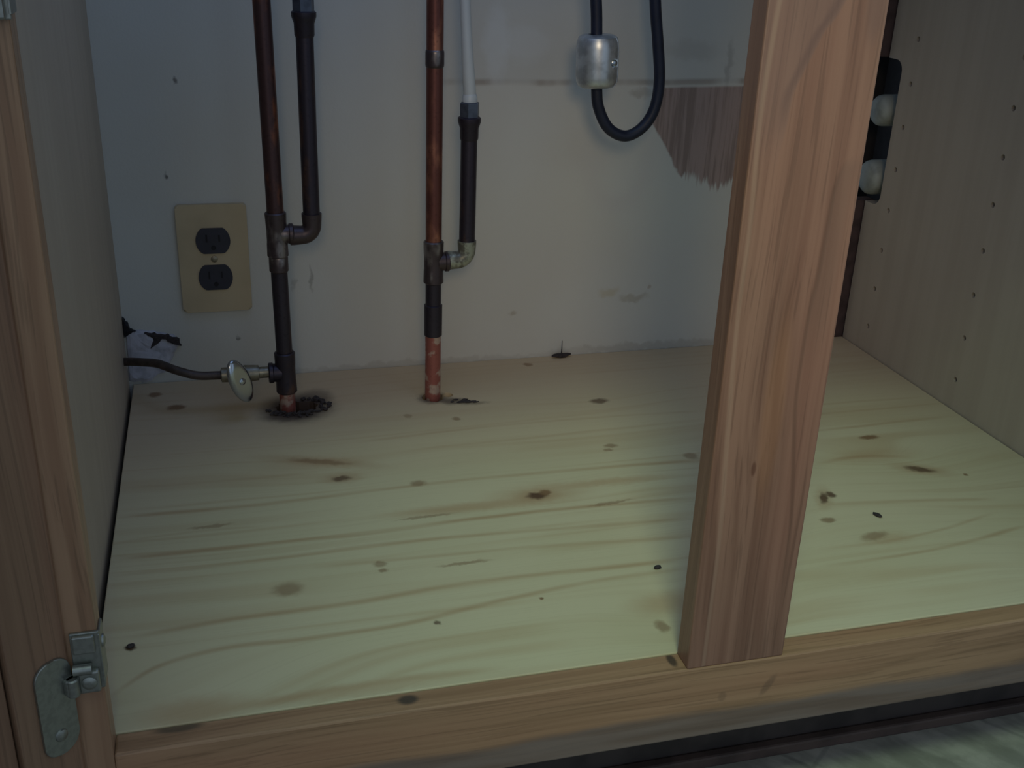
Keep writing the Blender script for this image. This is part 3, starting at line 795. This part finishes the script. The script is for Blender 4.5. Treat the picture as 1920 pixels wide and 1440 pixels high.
# ------------------------------------------------------------------ right copper pipe
pr = thing('copper_pipe', 'reddish right copper pipe with a side branch under the white supply line', 'pipe', (0.3100, 0.4802, -0.05))
def rp_pt(z): return (0.3095, 0.4802, z)
obj('riser', tube([rp_pt(0.170), rp_pt(0.3), rp_pt(0.585)], PR, 28), 'reddish_copper', pr, smooth=True)
obj('riser', tube([rp_pt(0.100), rp_pt(0.128)], PR, 28), 'dark_copper', pr, smooth=True)
obj('repair_coupling', lathe(rp_pt(0.338), (0, 0, 1), [(0, 0.0080), (0.001, 0.0087), (0.003, 0.0089), (0.013, 0.0089), (0.015, 0.0087), (0.016, 0.0080)], 28), 'soldered_fitting', pr, smooth=True)
tee('tee_fitting', rp_pt, 0.1490, 0.044, 0.0096, (1, 0, 0), 0.016, 'soldered_fitting', pr)
obj('coupling', lathe(rp_pt(0.070), (0, 0, 1), [(0, 0.0080), (0.001, 0.0092), (0.0335, 0.0093), (0.0345, 0.0080)], 28), 'dark_copper', pr, smooth=True)
obj('floor_stub', tube([rp_pt(-0.06), rp_pt(0.0), rp_pt(0.0715)], PR + 0.0001, 28), 'primed_copper', pr, smooth=True)
elbow(0.0088, 0.010, 0.020, 0.1500, 0.3435, 0.4802, pr, 'verdigris_fitting')
obj('branch_stub', tube([(0.320, 0.4802, 0.1500), (0.327, 0.4802, 0.1500)], PR, 24), 'verdigris_fitting', pr, smooth=True)
obj('branch_pipe', tube([(0.3435, 0.4802, 0.158), (0.3437, 0.4802, 0.22), (0.3437, 0.4802, 0.278)], PR, 28), 'dark_copper', pr, smooth=True)
socket(0.3437, 0.4802, 0.2700, pr)

# supply lines rising from the two branches
pts = spline([(0.3437, 0.4802, 0.3064), (0.3434, 0.4802, 0.315), (0.3405, 0.4803, 0.350), (0.3372, 0.4803, 0.400), (0.333, 0.478, 0.46), (0.331, 0.470, 0.58)], 8)
t = thing('supply_line', 'thin white plastic supply line standing on the right branch pipe', 'supply line', (0.3437, 0.4802, 0.299))
n = len(pts)
obj('line', tube(pts, [0.0050 if p.z > 0.37 else 0.0050 + 0.0010 * min(1, (0.37 - p.z) / 0.04) for p in pts], 20), 'pale_plastic', t, smooth=True)
obj('ferrule', lathe((0.3437, 0.4802, 0.3064), (0, 0, 1), [(0, 0.0074), (0.005, 0.0072), (0.0075, 0.0060)], 20), 'pale_plastic', t, smooth=True)
pts = spline([(0.1905, 0.4812, 0.4004), (0.1902, 0.4812, 0.412), (0.189, 0.481, 0.45), (0.187, 0.475, 0.58)], 8)
t = thing('supply_line', 'bluish pale supply line at the top edge, standing on the left branch pipe', 'supply line', (0.1905, 0.4812, 0.393))
obj('line', tube(pts, 0.0056, 20), 'pale_plastic', t, smooth=True)
obj('ferrule', lathe((0.1905, 0.4812, 0.4004), (0, 0, 1), [(0, 0.0074), (0.006, 0.0072), (0.008, 0.0058)], 20), 'pale_plastic', t, smooth=True)

# ------------------------------------------------------------------ spray hose and its weight
hy = 0.480
pts = spline([(0.448, hy, 0.585), (0.4560, hy, 0.47), (0.4646, hy, 0.4003), (0.4672, hy, 0.3713), (0.4690, hy, 0.345), (0.4708, hy, 0.3190), (0.4742, hy, 0.3000), (0.4860, hy, 0.2800), (0.5044, hy, 0.2718), (0.5220, hy, 0.2800), (0.5334, hy, 0.2985), (0.5362, hy, 0.3265), (0.5312, hy, 0.362), (0.5247, hy, 0.4013), (0.517, hy, 0.47), (0.50, hy, 0.585)], 10)
tag(obj('spray_hose', tube(pts, 0.0056, 22), 'black_rubber', None, (0.5044, hy, 0.2662), True), 'black rubber spray hose hanging in a U loop in front of the wall', 'hose')
w = thing('hose_weight', 'zinc barrel-shaped weight clamped on the left leg of the black hose', 'weight', (0.4700, hy, 0.3195))
wa = Vector((-0.0018, 0, 0.0505)).normalized()
b = lathe((0.4706, hy, 0.3195), wa, [(0, 0.0100), (0.0004, 0.0150), (0.002, 0.0182), (0.006, 0.0202), (0.012, 0.0208), (0.037, 0.0208), (0.043, 0.0202), (0.0475, 0.0186), (0.0495, 0.0150), (0.050, 0.0100)], 40)
wb = obj('weight_shell', b, 'zinc_weight', w, smooth=True)
# seam between the two halves, on the right-hand side
cut(wb, lathe((0.4688, hy, 0.27), wa, [(0, 0.0059), (0.15, 0.0059)], 24),
    box((0.4825, hy - 0.0125, 0.30), (0.50, hy - 0.0112, 0.39)),
    lathe((0.4822, hy - 0.030, 0.3440), (0.0, 1, 0), [(0, 0.0050), (0.0175, 0.0050)], 20))
obj('screw', lathe((0.4822, hy - 0.0120, 0.3440), (0, -1, 0), [(-0.002, 0.0034), (0.0016, 0.0034), (0.0024, 0.0022)], 18), 'chrome', w, smooth=True)

# ------------------------------------------------------------------ outlet on the back wall
ox, oz = 0.0619, 0.0783
oc = (ox + 0.0350, oz + 0.0571)
el = thing('electrical_outlet', 'ivory wall outlet with two black sockets on the back wall', 'outlet', (oc[0], D, oc[1]))
obj('cover_plate', prism(rrect(0.0699, 0.1143, 0.004, 5, oc[0], oc[1]), front_frame((0, D - 0.0001, 0)), 0.0052, None, 0.0022), 'ivory_plate', el)['label'] = 'ivory cover plate'
for dz in (0.0195, -0.0195):
    ring = []
    for k in range(40):
        a = 2 * math.pi * k / 40
        ring.append((oc[0] + 0.0172 * math.cos(a), oc[1] + dz + max(-0.0134, min(0.0134, 0.0172 * math.sin(a)))))
    r = obj('receptacle', prism(ring, front_frame((0, D - 0.0050, 0)), 0.0018, None, 0.0005), 'black_plastic', el)
    r['label'] = 'black socket face'
    for dx, h in ((-0.0063, 0.0080), (0.0063, 0.0068)):
        obj('slot', box((oc[0] + dx - 0.0009, D - 0.0072, oc[1] + dz + 0.0028 - h / 2), (oc[0] + dx + 0.0009, D - 0.0066, oc[1] + dz + 0.0028 + h / 2)), 'slot_black', r)
    obj('ground_hole', lathe((oc[0], D - 0.0066, oc[1] + dz - 0.0072), (0, -1, 0), [(0, 0.0024), (0.0006, 0.0024)], 16), 'slot_black', r)
obj('screw', lathe((oc[0], D - 0.0050, oc[1]), (0, -1, 0), [(0, 0.0036), (0.0008, 0.0034), (0.0014, 0.0018)], 18), 'dull_brass', el, smooth=True)

# ------------------------------------------------------------------ plaster patch at the lower left of the wall
def blob(outline, depth, o, seed, amp, mat, name, par):
    """lumpy low relief with the given outline (x, z) on the back wall"""
    own = bmesh.new()
    cx = sum(p[0] for p in outline) / len(outline); cz = sum(p[1] for p in outline) / len(outline)
    N = len(outline); rings = []
    for j, (s_, d_) in enumerate(((1.0, 0.0), (0.97, 0.55), (0.85, 0.95), (0.6, 1.0), (0.3, 1.05))):
        ring = []
        for (x, z) in outline:
            xx = cx + (x - cx) * s_; zz = cz + (z - cz) * s_
            nz = mnoise.noise(Vector((xx * 90 + seed, zz * 90, j)))
            ring.append(own.verts.new((xx, D - depth * d_ * (1 + amp * nz), zz)))
        rings.append(ring)
    for a, b in zip(rings, rings[1:]):
        for k in range(N):
            own.faces.new((a[k], a[(k + 1) % N], b[(k + 1) % N], b[k]))
    own.faces.new(rings[-1]); own.faces.new(rings[0][::-1])
    return obj(name, own, mat, par, smooth=False)
wp = thing('plaster_patch', 'whitish plaster patch low on the back wall beside the left panel, dark broken rim', 'plaster', (0.02, D, 0.003))
def dense(pts, n=5, jit=0.0012, seed=1):
    r = random.Random(seed); out = []
    for i in range(len(pts)):
        a, b = pts[i], pts[(i + 1) % len(pts)]
        for k in range(n):
            t = k / n
            out.append((a[0] + (b[0] - a[0]) * t + r.uniform(-jit, jit), max(0.0005, a[1] + (b[1] - a[1]) * t + r.uniform(-jit, jit))))
    return out
blob(dense([(0.0012, 0.003), (0.018, 0.0015), (0.040, 0.014), (0.048, 0.030), (0.0535, 0.044), (0.051, 0.052), (0.040, 0.056), (0.024, 0.060), (0.0012, 0.062)]), 0.0035, None, 1.0, 0.5, 'plaster_white', 'plaster', wp)
blob(dense([(0.030, 0.0575), (0.044, 0.0545), (0.0545, 0.0485), (0.0570, 0.0400), (0.0525, 0.0450), (0.048, 0.0505), (0.036, 0.0525), (0.029, 0.0440), (0.0240, 0.040), (0.0265, 0.0520), (0.018, 0.0590)], 4, 0.0007, 2), 0.0043, None, 4.0, 0.3, 'dark_dust', 'broken_rim', wp)
blob(dense([(0.0004, 0.0760), (0.0048, 0.0700), (0.0072, 0.0630), (0.0125, 0.0605), (0.0050, 0.0560), (0.0004, 0.0530)], 4, 0.0006, 5), 0.0050, None, 6.0, 0.3, 'slot_black', 'dark_hole', wp)

# ------------------------------------------------------------------ pipe ends seen in the notch
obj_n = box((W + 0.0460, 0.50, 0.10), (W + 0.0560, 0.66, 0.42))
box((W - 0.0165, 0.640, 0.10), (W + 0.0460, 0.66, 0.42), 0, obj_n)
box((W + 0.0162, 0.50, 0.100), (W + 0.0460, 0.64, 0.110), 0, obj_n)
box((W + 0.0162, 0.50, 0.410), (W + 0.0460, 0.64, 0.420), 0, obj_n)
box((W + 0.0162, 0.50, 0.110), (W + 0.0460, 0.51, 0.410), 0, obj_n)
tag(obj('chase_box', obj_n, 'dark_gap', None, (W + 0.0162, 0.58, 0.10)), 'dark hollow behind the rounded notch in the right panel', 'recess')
for zc, r, lab in ((0.2790, 0.0180, 'upper of the two pale pipe ends in the dark notch of the right panel'), (0.2010, 0.0205, 'lower of the two pale pipe ends in the dark notch of the right panel')):
    t = thing('pipe_end', lab, 'pipe', (W + 0.03, 0.575, zc - r), 'pale pipe ends in the notch')
    obj('cap', lathe((W + 0.0462, 0.575, zc), (-1, 0, 0), [(0, r), (0.040, r), (0.0455, r * 0.95), (0.0490, r * 0.8), (0.051, r * 0.4)], 28), 'pvc_white', t, smooth=True)
    obj('collar', lathe((W + 0.0462, 0.575, zc), (-1, 0, 0), [(0, r + 0.0014), (0.012, r + 0.0014), (0.0125, r)], 28), 'pvc_white', t, smooth=True)

# ------------------------------------------------------------------ crumbs and scraps on the board
def crumb(cx, cy, rx, ry, h, rot, seed, mat='dark_dust', z0=0.0, bm=None):
    own = bmesh.new()
    bmesh.ops.create_icosphere(own, subdivisions=2, radius=1.0)
    for vv in own.verts:
        n = 1 + 0.35 * mnoise.noise(vv.co * 1.7 + Vector((seed, seed, 0)))
        vv.co *= n
        vv.co = Vector((vv.co.x * rx, vv.co.y * ry, vv.co.z * h))
    bmesh.ops.rotate(own, verts=own.verts, matrix=Matrix.Rotation(rot, 3, 'Z'))
    mn = min(v.co.z for v in own.verts)
    bmesh.ops.translate(own, verts=own.verts, vec=(cx, cy, z0 - mn))
    return merge(bm, own)
for i, (x, y, rx, ry, rot, lab) in enumerate([
    (0.4203, 0.1222, 0.0034, 0.0020, 0.2, 'dark crumb on the board just left of the oak post'),
    (0.6417, 0.1599, 0.0048, 0.0022, 1.9, 'small dark oblong crumb on the board to the right of the oak post'),
    (0.0254, 0.1054, 0.0030, 0.0020, 0.5, 'tiny dark crumb on the board beside the lower hinge')]):
    tag(obj('crumb', crumb(x, y, rx, ry, 0.0014, rot, i * 3.1), 'dark_dust', None, (x, y, 0)), lab, 'crumb')
n_ = thing('nail', 'rusty nail tip with dirt at the back edge of the board, below the wall', 'nail', (0.4790, 0.5660, 0))
obj('dirt', crumb(0.4790, 0.5660, 0.0115, 0.0042, 0.0026, 0.1, 9.0), 'dark_dust', n_)
obj('shank', tube([(0.4795, 0.5668, 0.001), (0.4797, 0.5672, 0.010), (0.4797, 0.5676, 0.020)], [0.0007, 0.0006, 0.0003], 8), 'dark_dust', n_)
b = bmesh.new()
r = random.Random(8)
for k in range(80):
    a = r.uniform(-2.9, 1.3); q = 0.95 + 0.45 * r.random() ** 1.5
    crumb(0.1690 + 0.0235 * q * math.cos(a), 0.4810 + 0.0170 * q * math.sin(a), r.uniform(0.0010, 0.0038), r.uniform(0.0008, 0.0026), r.uniform(0.0006, 0.0020), r.uniform(0, 3), k, bm=b)
tag(obj('debris', b, 'dark_dust', None, (0.169, 0.475, 0)), 'dark crumbled dirt around the hole at the foot of the left pipe', 'dirt', kind='stuff')
b = bmesh.new()
for k in range(16):
    t_ = r.random()
    crumb(0.3240 + 0.030 * t_ + r.uniform(-0.003, 0.003), 0.4680 - 0.010 * t_ + r.uniform(-0.003, 0.003), r.uniform(0.0015, 0.0045), r.uniform(0.0008, 0.0020), r.uniform(0.0004, 0.0012), r.uniform(-0.4, 0.4), k + 60, bm=b)
tag(obj('debris', b, 'dark_dust', None, (0.335, 0.464, 0)), 'few dark flakes on the board beside the foot of the right pipe', 'dirt', kind='stuff')
